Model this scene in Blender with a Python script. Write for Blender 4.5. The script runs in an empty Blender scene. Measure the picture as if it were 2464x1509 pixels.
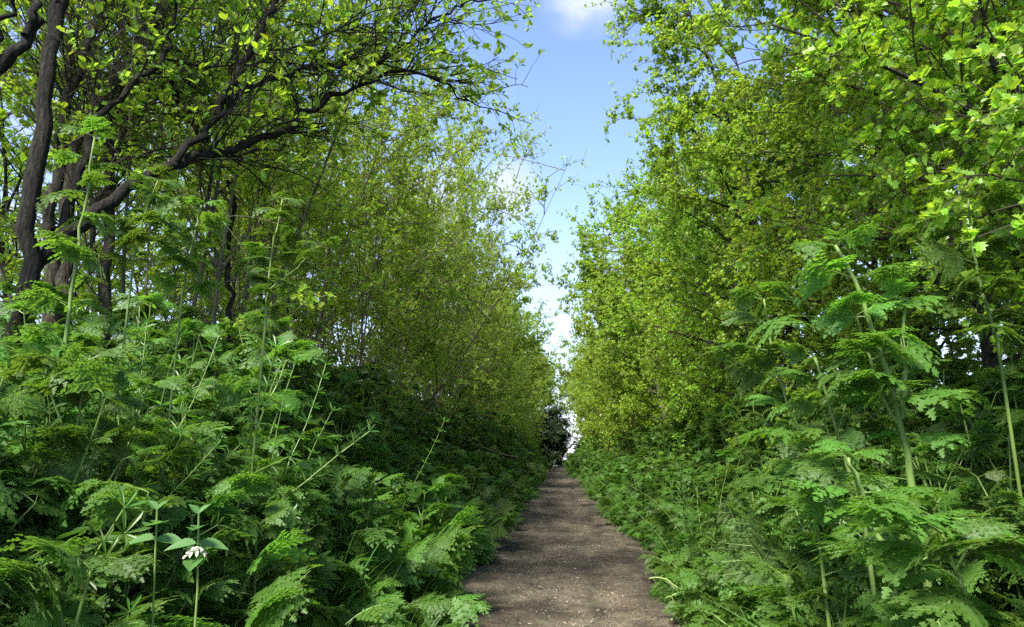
import bpy, math
import numpy as np
from mathutils import Vector, Matrix

S = bpy.context.scene
C = S.collection
PI = math.pi

# ---------------------------------------------------------------- camera
W0, H0, F0 = 2464.0, 1509.0, 1850.0          # pixel frame used for measuring, focal length in those pixels
HOR_Y, VAN_X = 1105.0, 1345.0                # where the horizon and the path's direction lie in it
CAM = np.array([0.0, 0.0, 1.05])
pitch = math.atan((HOR_Y - H0 / 2) / F0)
yaw = math.atan((VAN_X - W0 / 2) / F0 * math.cos(pitch))
cam_d = bpy.data.cameras.new('camera')
cam = bpy.data.objects.new('camera', cam_d)
C.objects.link(cam)
cam.location = CAM
cam.rotation_euler = (PI / 2 + pitch, 0, yaw)
cam_d.sensor_width = 36
cam_d.lens = 36 * F0 / W0
cam_d.clip_start = 0.05
cam_d.clip_end = 4000
S.camera = cam
RC = np.array(cam.rotation_euler.to_matrix())


def ray(px, py):
    return RC @ np.array([(px - W0 / 2) / F0, -(py - H0 / 2) / F0, -1.0])


def at(px, py, Y):
    d = ray(px, py)
    return CAM + d * (Y / d[1])


# ---------------------------------------------------------------- sky and sun
SUN_EL, SUN_AZ = 50.0, -155.0                 # azimuth: degrees clockwise from the path's direction (+Y), minus = left
w = bpy.data.worlds.new('World')
S.world = w
w.use_nodes = True
nt = w.node_tree
N, Lk = nt.nodes, nt.links
N.clear()


def nd(nodes, t, **kw):
    n = nodes.new(t)
    for k, v in kw.items():
        if k.startswith('i_'):
            n.inputs[k[2:].replace('_', ' ')].default_value = v
        else:
            setattr(n, k, v)
    return n


sky = nd(N, 'ShaderNodeTexSky', sky_type='NISHITA', sun_disc=False)
sky.sun_elevation = math.radians(SUN_EL)
sky.sun_rotation = math.radians(SUN_AZ)
sky.air_density = 1.0
sky.dust_density = 0.2
sky.ozone_density = 2.0
tc = nd(N, 'ShaderNodeTexCoord')


def math_n(op, a, b=None, c=None, clamp=False):
    m = nd(N, 'ShaderNodeMath', operation=op, use_clamp=clamp)
    for i, v in enumerate((a, b, c)):
        if v is None:
            continue
        if isinstance(v, (int, float)):
            m.inputs[i].default_value = v
        else:
            Lk.new(v, m.inputs[i])
    return m.outputs[0]


noise = nd(N, 'ShaderNodeTexNoise', i_Scale=7.0, i_Detail=9.0, i_Roughness=0.58)
mp = nd(N, 'ShaderNodeMapping')
mp.inputs['Scale'].default_value = (1, 1, 1.8)
Lk.new(tc.outputs['Generated'], mp.inputs[0])
Lk.new(mp.outputs[0], noise.inputs['Vector'])
cl = math_n('MULTIPLY', math_n('SUBTRACT', noise.outputs['Fac'], 0.60), 4.0, clamp=True)      # thin general cloud
total = math_n('MULTIPLY', cl, 0.35)
for px, py, rad, amp in ((1400, -20, 0.06, 1.6), (1225, 460, 0.05, 1.4), (1050, 560, 0.12, 1.0), (1310, 745, 0.06, .6), (700, 620, 0.2, .8), (200, 500, 0.25, .8), (2300, 500, 0.25, .8)):
    d = ray(px, py)
    d = d / np.linalg.norm(d)
    dist = nd(N, 'ShaderNodeVectorMath', operation='DISTANCE')
    Lk.new(tc.outputs['Generated'], dist.inputs[0])
    dist.inputs[1].default_value = tuple(d)
    f = math_n('MULTIPLY', math_n('SUBTRACT', 1.0, math_n('DIVIDE', dist.outputs['Value'], rad)), amp, clamp=True)
    f = math_n('MULTIPLY', f, math_n('MULTIPLY', math_n('SUBTRACT', noise.outputs['Fac'], 0.36), 4.5, clamp=True))
    total = math_n('MAXIMUM', total, f)
sep = nd(N, 'ShaderNodeSeparateXYZ')
Lk.new(tc.outputs['Generated'], sep.inputs[0])
haze = math_n('MULTIPLY', math_n('SUBTRACT', 1.0, math_n('DIVIDE', sep.outputs[2], 0.34), clamp=True), 0.85)
total = math_n('MAXIMUM', total, haze)
total = math_n('MINIMUM', total, 0.92)
mix = nd(N, 'ShaderNodeMix', data_type='RGBA')
Lk.new(total, mix.inputs[0])
tint = nd(N, 'ShaderNodeMix', data_type='RGBA', blend_type='MULTIPLY')
tint.inputs[0].default_value = 1.0
tint.inputs[7].default_value = (1.2, 1.15, 1.32, 1)
Lk.new(sky.outputs[0], tint.inputs[6])
Lk.new(tint.outputs[2], mix.inputs[6])
mix.inputs[7].default_value = (3.3, 3.6, 4.15, 1)
bg = nd(N, 'ShaderNodeBackground', i_Strength=0.11)
Lk.new(mix.outputs[2], bg.inputs[0])
wo = nd(N, 'ShaderNodeOutputWorld')
Lk.new(bg.outputs[0], wo.inputs[0])

sun_d = bpy.data.lights.new('sun', 'SUN')
sun = bpy.data.objects.new('sun', sun_d)
C.objects.link(sun)
sun_d.energy = 5.0
sun_d.angle = math.radians(14.0)
sun_d.color = (1.0, 0.95, 0.86)
el, az = math.radians(SUN_EL), math.radians(SUN_AZ)
sv = Vector((math.sin(az) * math.cos(el), math.cos(az) * math.cos(el), math.sin(el)))
sun.rotation_euler = sv.to_track_quat('Z', 'Y').to_euler()

S.view_settings.view_transform = 'Standard'
S.view_settings.look = 'None'
S.view_settings.exposure = 1.38
S.view_settings.gamma = 1.0
S.cycles.max_bounces = 6
S.cycles.diffuse_bounces = 5
S.cycles.use_adaptive_sampling = True
S.cycles.adaptive_threshold = 0.02
S.cycles.glossy_bounces = 2
S.cycles.transmission_bounces = 3
S.cycles.sample_clamp_indirect = 4.0
S.cycles.use_denoising = False

# ---------------------------------------------------------------- materials


def new_mat(name):
    m = bpy.data.materials.new(name)
    m.use_nodes = True
    m.node_tree.nodes.clear()
    return m


def leaf_mat(name, base, back, trans, tfac=0.4, rough=0.42, spec=0.5, var=0.35, hue=0.025, objvar=0.3):
    """leaf: glossy front, paler back, light shining through; each leaf and each plant a little different"""
    m = new_mat(name)
    n, l = m.node_tree.nodes, m.node_tree.links
    at_ = nd(n, 'ShaderNodeAttribute', attribute_name='rnd')
    oi = nd(n, 'ShaderNodeObjectInfo')
    geo = nd(n, 'ShaderNodeNewGeometry')

    def mth(op, a, b, c=None):
        k = nd(n, 'ShaderNodeMath', operation=op)
        for i, v in enumerate((a, b, c)):
            if v is None:
                continue
            if isinstance(v, (int, float)):
                k.inputs[i].default_value = v
            else:
                l.new(v, k.inputs[i])
        return k.outputs[0]
    h = mth('MULTIPLY_ADD', at_.outputs['Fac'], 2 * hue, 0.5 - hue)
    h = mth('ADD', h, mth('MULTIPLY_ADD', oi.outputs['Random'], 0.02, -0.012))
    v = mth('MULTIPLY_ADD', at_.outputs['Fac'], 2 * var, 1 - var)
    v = mth('MULTIPLY', v, mth('MULTIPLY_ADD', oi.outputs['Random'], objvar, 1 - objvar / 2))
    mixc = nd(n, 'ShaderNodeMix', data_type='RGBA')
    l.new(geo.outputs['Backfacing'], mixc.inputs[0])
    mixc.inputs[6].default_value = (*base, 1)
    mixc.inputs[7].default_value = (*back, 1)
    hs = nd(n, 'ShaderNodeHueSaturation')
    l.new(h, hs.inputs['Hue'])
    l.new(v, hs.inputs['Value'])
    l.new(mixc.outputs[2], hs.inputs['Color'])
    hs2 = nd(n, 'ShaderNodeHueSaturation')
    l.new(h, hs2.inputs['Hue'])
    l.new(v, hs2.inputs['Value'])
    hs2.inputs['Color'].default_value = (*trans, 1)
    p = nd(n, 'ShaderNodeBsdfPrincipled')
    l.new(hs.outputs[0], p.inputs['Base Color'])
    p.inputs['Roughness'].default_value = rough
    p.inputs['Specular IOR Level'].default_value = spec
    t = nd(n, 'ShaderNodeBsdfTranslucent')
    l.new(hs2.outputs[0], t.inputs['Color'])
    mx = nd(n, 'ShaderNodeMixShader')
    mx.inputs[0].default_value = tfac
    l.new(p.outputs[0], mx.inputs[1])
    l.new(t.outputs[0], mx.inputs[2])
    o = nd(n, 'ShaderNodeOutputMaterial')
    l.new(mx.outputs[0], o.inputs[0])
    return m


def noise_mat(name, cols, scale=(8, 8, 8), rough=0.8, bump=0.3, detail=6, bd=0.01, spec=0.3):
    m = new_mat(name)
    n, l = m.node_tree.nodes, m.node_tree.links
    t = nd(n, 'ShaderNodeTexCoord')
    mpn = nd(n, 'ShaderNodeMapping')
    mpn.inputs['Scale'].default_value = scale
    l.new(t.outputs['Object'], mpn.inputs[0])
    ns = nd(n, 'ShaderNodeTexNoise', i_Scale=1.0, i_Detail=detail, i_Roughness=0.65)
    l.new(mpn.outputs[0], ns.inputs['Vector'])
    r = nd(n, 'ShaderNodeValToRGB')
    els = r.color_ramp.elements
    while len(els) < len(cols):
        els.new(0.5)
    for i, c in enumerate(cols):
        els[i].position = 0.3 + 0.4 * i / max(1, len(cols) - 1)
        els[i].color = (*c, 1)
    l.new(ns.outputs['Fac'], r.inputs[0])
    p = nd(n, 'ShaderNodeBsdfPrincipled')
    p.inputs['Roughness'].default_value = rough
    p.inputs['Specular IOR Level'].default_value = spec
    l.new(r.outputs[0], p.inputs['Base Color'])
    b = nd(n, 'ShaderNodeBump', i_Strength=bump, i_Distance=bd)
    l.new(ns.outputs['Fac'], b.inputs['Height'])
    l.new(b.outputs[0], p.inputs['Normal'])
    o = nd(n, 'ShaderNodeOutputMaterial')
    l.new(p.outputs[0], o.inputs[0])
    return m


M_HAW = leaf_mat('hawthorn_leaf', (0.17, 0.285, 0.022), (0.20, 0.30, 0.05), (0.52, 0.76, 0.035), 0.42, 0.40, 0.45)
M_HAWY = leaf_mat('young_hawthorn_leaf', (0.18, 0.275, 0.02), (0.20, 0.29, 0.05), (0.52, 0.70, 0.035), 0.42, 0.42, 0.45)
M_HAWL = leaf_mat('left_hedge_leaf', (0.18, 0.275, 0.024), (0.21, 0.29, 0.05), (0.54, 0.72, 0.04), 0.45, 0.42, 0.45)  # left hedge shrubs: the leaf's own yellowish green, about as bright as the hawthorn
M_ELD = leaf_mat('oval_leaf', (0.12, 0.22, 0.02), (0.16, 0.25, 0.05), (0.44, 0.64, 0.03), 0.48, 0.38, 0.5)
M_COW = leaf_mat('cow_parsley_leaf', (0.068, 0.146, 0.022), (0.10, 0.175, 0.05), (0.22, 0.44, 0.03), 0.38, 0.48, 0.32, hue=.010, objvar=0.4)
M_CLV = leaf_mat('cleavers_leaf', (0.065, 0.16, 0.02), (0.1, 0.2, 0.05), (0.18, 0.42, 0.02), 0.36, 0.45, 0.5)
M_GRS = leaf_mat('grass_blade', (0.06, 0.16, 0.02), (0.07, 0.17, 0.03), (0.18, 0.42, 0.02), 0.35, 0.4, 0.5)
M_NET = leaf_mat('dead_nettle_leaf', (0.075, 0.155, 0.038), (0.1, 0.19, 0.055), (0.18, 0.42, 0.04), 0.3, 0.42, 0.5, var=0.15)
M_DRK = leaf_mat('evergreen_leaf', (0.028, 0.058, 0.014), (0.045, 0.08, 0.03), (0.05, 0.11, 0.015), 0.15, 0.45, 0.4)
M_STALK = noise_mat('green_stalk', [(0.08, 0.135, 0.028), (0.14, 0.22, 0.05), (0.20, 0.28, 0.085)], (60, 60, 4), 0.45, 0.25)
M_STALKY = noise_mat('pale_stalk', [(0.20, 0.26, 0.08), (0.30, 0.36, 0.13)], (50, 50, 6), 0.5, 0.2)
M_BARK = noise_mat('dark_bark', [(0.006, 0.005, 0.004), (0.015, 0.0125, 0.009), (0.05, 0.045, 0.03)], (70, 70, 14), 0.9, 1.0, bd=.03)
M_BARKB = noise_mat('brown_bark', [(0.02, 0.017, 0.011), (0.048, 0.041, 0.027), (0.11, 0.10, 0.062)], (70, 70, 14), 0.9, 1.0, bd=.03)
M_BARKG = noise_mat('grey_bark', [(0.06, 0.052, 0.036), (0.13, 0.115, 0.08), (0.21, 0.19, 0.145)], (30, 30, 9), 0.8, 0.5)
M_TWIG = noise_mat('dark_twig', [(0.035, 0.028, 0.018), (0.08, 0.065, 0.04)], (20, 20, 20), 0.8, 0.2)
M_DEAD = noise_mat('dry_twig', [(0.07, 0.056, 0.036), (0.17, 0.145, 0.10)], (20, 20, 20), 0.8, 0.3)
M_BUD = noise_mat('flower_bud', [(0.22, 0.30, 0.10), (0.42, 0.48, 0.25)], (100, 100, 100), 0.5, 0.1)
M_WHITE = noise_mat('white_petal', [(0.34, 0.35, 0.24), (0.55, 0.55, 0.42)], (60, 60, 60), 0.6, 0.1)
M_CHIP = noise_mat('pale_chip', [(0.30, 0.25, 0.18), (0.62, 0.58, 0.48)], (9, 9, 9), 0.7, 0.1)
M_STONE = noise_mat('pebble', [(0.10, 0.09, 0.08), (0.28, 0.26, 0.23)], (14, 14, 14), 0.7, 0.2)

# ---------------------------------------------------------------- mesh helpers
UP = np.array([0, 0, 1.0])


def unit(v):
    return v / np.maximum(np.linalg.norm(v, axis=-1, keepdims=True), 1e-9)


class MB:
    """collects geometry and links it as one mesh object"""

    def __init__(self):
        self.v, self.lp, self.tot, self.mi, self.rn = [], [], [], [], []
        self.nv = 0

    def add(self, V, faces, mat=0, rnd=None):
        V = np.asarray(V, float).reshape(-1, 3)
        self.v.append(V)
        self.rn.append(np.full(len(V), 0.5) if rnd is None else np.asarray(rnd, float).reshape(-1))
        for F in faces:
            F = np.asarray(F, int)
            if F.size == 0:
                continue
            self.lp.append((F + self.nv).reshape(-1))
            self.tot.append(np.full(F.shape[0], F.shape[1]))
            self.mi.append(np.full(F.shape[0], mat))
        self.nv += len(V)

    def scatter(self, T, M, P, rnd, mat=0):
        """T=(verts,[face arrays]); M (n,3,3) columns = axes*scale; P (n,3)"""
        V, faces = T
        n, k = len(P), len(V)
        if n == 0:
            return
        out = np.einsum('nij,kj->nki', M, V) + P[:, None, :]
        off = (np.arange(n) * k)[:, None, None]
        fs = [(F[None] + off).reshape(-1, F.shape[1]) for F in faces]
        self.add(out.reshape(-1, 3), fs, mat, np.repeat(rnd, k))

    def tubes(self, P, R, sides=5, mat=0, rnd=None, seed=0):
        """P (n,k,3) polylines, R (n,k) radii"""
        P = np.asarray(P, float)
        n, k, _ = P.shape
        if n == 0:
            return
        T = unit(np.gradient(P, axis=1))
        ref = np.random.default_rng(seed).normal(size=(n, 1, 3))
        A = unit(np.cross(T, np.broadcast_to(ref, T.shape)))
        for j in range(1, k):                                # keep the frame from twisting
            a = A[:, j - 1] - T[:, j] * np.sum(A[:, j - 1] * T[:, j], -1, keepdims=True)
            A[:, j] = unit(a)
        B = np.cross(T, A)
        th = np.arange(sides) / sides * 2 * PI
        V = P[:, :, None] + R[:, :, None, None] * (A[:, :, None] * np.cos(th)[None, None, :, None] + B[:, :, None] * np.sin(th)[None, None, :, None])
        i = np.arange(n)[:, None, None] * k * sides
        j = np.arange(k - 1)[None, :, None] * sides
        s = np.arange(sides)[None, None, :]
        s2 = (s + 1) % sides
        q = np.stack([i + j + s, i + j + s2, i + j + sides + s2, i + j + sides + s], -1).reshape(-1, 4)
        cap = (np.arange(n)[:, None] * k * sides + (k - 1) * sides + np.arange(sides)[None])
        r = None if rnd is None else np.repeat(rnd, k * sides)
        self.add(V.reshape(-1, 3), [q, cap], mat, r)

    def build(self, name, mats, parent=None, smooth=False, hide=False):
        me = bpy.data.meshes.new(name)
        V = np.concatenate(self.v).astype(np.float32)
        lp = np.concatenate(self.lp).astype(np.int32)
        tot = np.concatenate(self.tot).astype(np.int32)
        mi = np.concatenate(self.mi).astype(np.int32)
        rn = np.concatenate(self.rn).astype(np.float32)
        me.vertices.add(len(V))
        me.vertices.foreach_set('co', V.reshape(-1))
        me.loops.add(len(lp))
        me.loops.foreach_set('vertex_index', lp)
        me.polygons.add(len(tot))
        st = np.zeros(len(tot), np.int32)
        st[1:] = np.cumsum(tot)[:-1]
        me.polygons.foreach_set('loop_start', st)
        me.polygons.foreach_set('material_index', mi)
        me.polygons.foreach_set('use_smooth', np.full(len(tot), smooth))
        a = me.attributes.new('rnd', 'FLOAT', 'POINT')
        a.data.foreach_set('value', rn)
        for m in mats:
            me.materials.append(m)
        me.update(calc_edges=True)
        o = bpy.data.objects.new(name, me)
        C.objects.link(o)
        if parent is not None:
            o.parent = parent
        return o


def frames(d, nrm, s):
    y = unit(d)
    x = unit(np.cross(y, nrm))
    z = np.cross(x, y)
    M = np.stack([x, y, z], -1)
    return M * np.asarray(s)[:, None, None]


def half_leaf(pts, fold=0.25, curl=0.15):
    """a leaf from its right-hand outline; two halves folded on the midrib"""
    p = np.array(pts, float)
    k = len(p)
    R = np.c_[p[:, 0], p[:, 1], fold * p[:, 0] - curl * p[:, 1] ** 2]
    inner = p[1:-1]
    L = np.c_[-inner[:, 0], inner[:, 1], fold * inner[:, 0] - curl * inner[:, 1] ** 2]
    V = np.r_[R, L]
    f1 = np.arange(k)[None]
    f2 = np.r_[[0], [k - 1], np.arange(k, 2 * k - 2)[::-1]][None]
    return V, [f1, f2]


LEAF_HAW = half_leaf([(0, 0.05), (0.02, .22), (.20, .30), (.45, .42), (.27, .50), (.46, .70), (.24, .72), (.26, .92), (.08, .88), (0, 1.0)], 0.3, 0.2)
LEAF_HAWM = half_leaf([(0, 0.05), (.40, .42), (.24, .55), (.34, .85), (0, 1.0)], 0.3, 0.2)
LEAF_LOW = half_leaf([(0, 0.0), (.42, .55), (0, 1.0)], 0.3, 0.2)
LEAF_OVAL = half_leaf([(0, 0.0), (.02, .12), (.19, .30), (.26, .52), (.18, .78), (0, 1.0)], 0.3, 0.25)
LEAF_OVALS = half_leaf([(0, 0.0), (.24, .35), (.22, .7), (0, 1.0)], 0.3, 0.25)
ser = []
for i in range(9):
    t = i / 8
    wd = 0.36 * math.sin(PI * min(1, (t * 0.92 + 0.08)) ** 0.75)
    ser += [(wd, 0.08 + 0.88 * t), (wd * 0.86, 0.08 + 0.88 * (t + 0.035))]
LEAF_SERR = half_leaf([(0, 0)] + ser[:-1] + [(0, 1.0)], 0.22, 0.25)


def interp(P, idx, t):
    k = P.shape[1] - 1
    f = np.clip(t, 0, 0.9999) * k
    i = f.astype(int)
    u = (f - i)[:, None]
    a, b = P[idx, i], P[idx, i + 1]
    return a * (1 - u) + b * u, unit(b - a)


def grow(P0, D0, L, K, wig, trop, rng):
    n = len(P0)
    pts = np.zeros((n, K, 3))
    pts[:, 0] = P0
    d = unit(D0)
    st = (L / (K - 1))[:, None]
    for j in range(1, K):
        d = unit(d + wig * rng.normal(size=(n, 3)) + trop * UP)
        pts[:, j] = pts[:, j - 1] + d * st
    return pts


def taper(r0, r1, n, K, p=1.0):
    t = np.linspace(0, 1, K)[None] ** p
    return np.asarray(r0).reshape(-1, 1) * (1 - t) + np.asarray(r1).reshape(-1, 1) * t + np.zeros((n, 1))


def perp_dirs(T, rng, fwd=0.5, side=1.0, up=0.15):
    r = rng.normal(size=T.shape)
    r -= T * np.sum(r * T, -1, keepdims=True)
    return unit(fwd * T + side * unit(r) + up * UP)


def leaves_on(mb, T, P, idx, t, per, size, rng, mat, fwd=0.4, up=0.2, nspread=0.6, droop=0.0, out=0.0):
    p, tan = interp(P, np.repeat(idx, per), np.repeat(t, per))
    d = perp_dirs(tan, rng, fwd, 1.0, up - droop)
    nrm = unit(UP + nspread * rng.normal(size=d.shape) + out * unit(p * np.array([1, 1, 0])))
    s = size * rng.uniform(0.55, 1.15, len(p))
    p = p + rng.normal(size=p.shape) * 0.004
    mb.scatter(T, frames(d, nrm, s), p, np.clip(rng.normal(0.5, 0.2, len(p)), 0, 1), mat)


# ---------------------------------------------------------------- tagging
def tag(o, label=None, cat=None, group=None, kind=None):
    if label:
        o['label'] = label
    if cat:
        o['category'] = cat
    if group:
        o['group'] = group
    if kind:
        o['kind'] = kind
    return o


def empty(name, loc=(0, 0, 0), rz=0.0, sc=1.0):
    o = bpy.data.objects.new(name, None)
    C.objects.link(o)
    o.location = loc
    o.rotation_euler = (0, 0, rz)
    o.scale = (sc, sc, sc)
    o.empty_display_size = 0.1
    return o


def copy_tree(o):
    c = o.copy()
    C.objects.link(c)
    for ch in o.children:
        k = ch.copy()
        C.objects.link(k)
        k.parent = c
    return c


ORD = 'first second third fourth fifth sixth seventh eighth ninth tenth eleventh twelfth thirteenth fourteenth fifteenth sixteenth seventeenth eighteenth nineteenth twentieth twenty-first twenty-second twenty-third twenty-fourth twenty-fifth twenty-sixth twenty-seventh twenty-eighth'.split()

# ---------------------------------------------------------------- ground and path
SLOPE, CREST = 0.016, 41.0


def rise(y):
    y = np.asarray(y, float)
    z = SLOPE * np.minimum(y, CREST)
    over = np.maximum(y - CREST, 0)
    return z - 0.05 * over * np.minimum(over / 8, 1) * (over < 60) - 3.0 * (over >= 60)


def center(y):
    y = np.asarray(y, float)
    return 0.05 * np.sin(y * 0.35 + 0.4) + 0.10 * np.sin(y * 0.11) - 0.06


def halfw(y):
    y = np.asarray(y, float)
    return np.interp(y, [-5, 2.2, 4.5, 8.5, 15, 30, 45], [.5, .5, .97, 1.08, .92, .80, .72])


def bank(x, y):
    u = np.abs(x - center(y)) - halfw(y)
    h = np.where(x < 0, 0.34, 0.26)
    s = np.clip(u / 0.9, 0, 1)
    s = s * s * (3 - 2 * s)
    out = np.clip((u - 4) / 4, 0, 1)
    return h * s * (1 - out)


def gz(x, y):
    return rise(y) + bank(np.asarray(x, float), np.asarray(y, float))


def vnoise(x, y, seed, sc):
    """smooth value noise"""
    r = np.random.default_rng(seed).random((256, 256))
    X, Y = np.asarray(x) / sc, np.asarray(y) / sc
    xi, yi = np.floor(X).astype(int), np.floor(Y).astype(int)
    u, v = X - xi, Y - yi
    u, v = u * u * (3 - 2 * u), v * v * (3 - 2 * v)
    g = lambda a, b: r[a % 256, b % 256]
    return (g(xi, yi) * (1 - u) + g(xi + 1, yi) * u) * (1 - v) + (g(xi, yi + 1) * (1 - u) + g(xi + 1, yi + 1) * u) * v


def grid_faces(nx, ny):
    a = (np.arange(ny - 1)[:, None] * nx + np.arange(nx - 1)[None]).reshape(-1)
    return np.stack([a, a + 1, a + 1 + nx, a + nx], -1)


xs = np.r_[-1500, -600, -200, -80, -30, -14, np.arange(-8, 8.01, 0.2), 14, 30, 80, 200, 600, 1500]
ys = np.r_[-300, -80, -20, np.arange(-6, 60, 0.4), 70, 90, 101.5, 130, 200, 500, 1000, 2200]
X, Y = np.meshgrid(xs, ys)
Z = gz(X, Y) + (vnoise(X, Y, 1, 0.7) - .5) * 0.06 * (np.abs(X) < 12)
Z = Z - 0.16 * (np.abs(X - center(Y)) < halfw(Y) + 0.10) * (Y < 60)
m = MB()
m.add(np.stack([X, Y, Z], -1), [grid_faces(len(xs), len(ys))])
M_GROUND = noise_mat('leafy_soil', [(0.022, 0.02, 0.012), (0.03, 0.045, 0.015), (0.05, 0.085, 0.02)], (3, 3, 3), 0.9, 0.5, 8)
ground = m.build('ground', [M_GROUND], smooth=True)
tag(ground, kind='structure')

us = np.linspace(-1, 1, 110)
ys = np.concatenate([np.arange(-2, 3, 0.1), np.arange(3, 12, 0.022), np.arange(12, 20, 0.05), np.arange(20, 48, 0.15)])
U, Y = np.meshgrid(us, ys)
X = center(Y) + U * (halfw(Y) + 0.28)
sgn = np.abs(U) ** 2
Z = rise(Y) + 0.0 + 0.10 * np.clip(np.abs(U) - 0.72, 0, 1) ** 1.0
Z += (vnoise(X, Y, 2, 0.5) - .5) * 0.06 + (vnoise(X, Y, 3, 0.16) - .5) * 0.034 + (vnoise(X, Y, 4, 0.06) - .5) * 0.009 + (vnoise(X + .3, Y * .8, 5, 0.028) - .5) * 0.006
Z -= 0.025 * np.exp(-((U - 0.15 + .15 * np.sin(Y)) / 0.3) ** 2)
m = MB()
m.add(np.stack([X, Y, Z], -1), [grid_faces(len(us), len(ys))])
pm = new_mat('trodden_earth')
n_, l_ = pm.node_tree.nodes, pm.node_tree.links
t_ = nd(n_, 'ShaderNodeTexCoord')


def pn(scale, detail=6, rough=.6, vec=None):
    k = nd(n_, 'ShaderNodeTexNoise', i_Scale=scale, i_Detail=detail, i_Roughness=rough)
    l_.new(t_.outputs['Object'] if vec is None else vec, k.inputs['Vector'])
    return k.outputs['Fac']


def ramp(fac, stops):
    r = nd(n_, 'ShaderNodeValToRGB')
    e = r.color_ramp.elements
    while len(e) < len(stops):
        e.new(.5)
    for i, (p_, c_) in enumerate(stops):
        e[i].position = p_
        e[i].color = (*c_, 1)
    l_.new(fac, r.inputs[0])
    return r.outputs[0]


c1 = ramp(pn(1.6, 9, .72), [(.36, (0.036, 0.028, 0.019)), (.48, (0.080, 0.065, 0.046)), (.6, (0.152, 0.128, 0.092))])
c2 = ramp(pn(45, 6, .75), [(.36, (0.35, 0.33, 0.3)), (.5, (1, 1, 1)), (.66, (1.5, 1.42, 1.3))])
mm = nd(n_, 'ShaderNodeMix', data_type='RGBA', blend_type='MULTIPLY')
mm.inputs[0].default_value = 1
l_.new(c1, mm.inputs[6])
l_.new(c2, mm.inputs[7])
vo = nd(n_, 'ShaderNodeTexVoronoi', i_Scale=55.0, i_Randomness=1.0)
l_.new(t_.outputs['Object'], vo.inputs['Vector'])
gr = ramp(vo.outputs['Distance'], [(.10, (1, 1, 1)), (.17, (0, 0, 0))])
gn = ramp(pn(7, 3), [(.5, (0, 0, 0)), (.62, (1, 1, 1))])
gm = nd(n_, 'ShaderNodeMath', operation='MULTIPLY')
l_.new(gr, gm.inputs[0])
l_.new(gn, gm.inputs[1])
m3 = nd(n_, 'ShaderNodeMix', data_type='RGBA')
l_.new(gm.outputs[0], m3.inputs[0])
mpp = nd(n_, 'ShaderNodeMapping')
mpp.inputs['Scale'].default_value = (3.2, .55, 1)
l_.new(t_.outputs['Object'], mpp.inputs[0])
c3 = ramp(pn(1.0, 5, .6, mpp.outputs[0]), [(.34, (.55, .53, .50)), (.5, (1, 1, 1)), (.64, (1.4, 1.36, 1.28))])
mm2 = nd(n_, 'ShaderNodeMix', data_type='RGBA', blend_type='MULTIPLY')
mm2.inputs[0].default_value = 1
l_.new(mm.outputs[2], mm2.inputs[6])
l_.new(c3, mm2.inputs[7])
l_.new(mm2.outputs[2], m3.inputs[6])
m3.inputs[7].default_value = (0.20, 0.175, 0.135, 1)
pb = nd(n_, 'ShaderNodeBsdfPrincipled')
pb.inputs['Roughness'].default_value = 0.85
pb.inputs['Specular IOR Level'].default_value = 0.3
l_.new(m3.outputs[2], pb.inputs['Base Color'])
bp = nd(n_, 'ShaderNodeBump', i_Strength=1.0, i_Distance=0.02)
l_.new(pn(60, 8, .75), bp.inputs['Height'])
l_.new(bp.outputs[0], pb.inputs['Normal'])
oo = nd(n_, 'ShaderNodeOutputMaterial')
l_.new(pb.outputs[0], oo.inputs[0])
path = m.build('path', [pm], smooth=True)
tag(path, 'narrow trodden earth footpath running straight between the two hedges', 'footpath', kind='structure')

# ---------------------------------------------------------------- hedge trees


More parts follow.
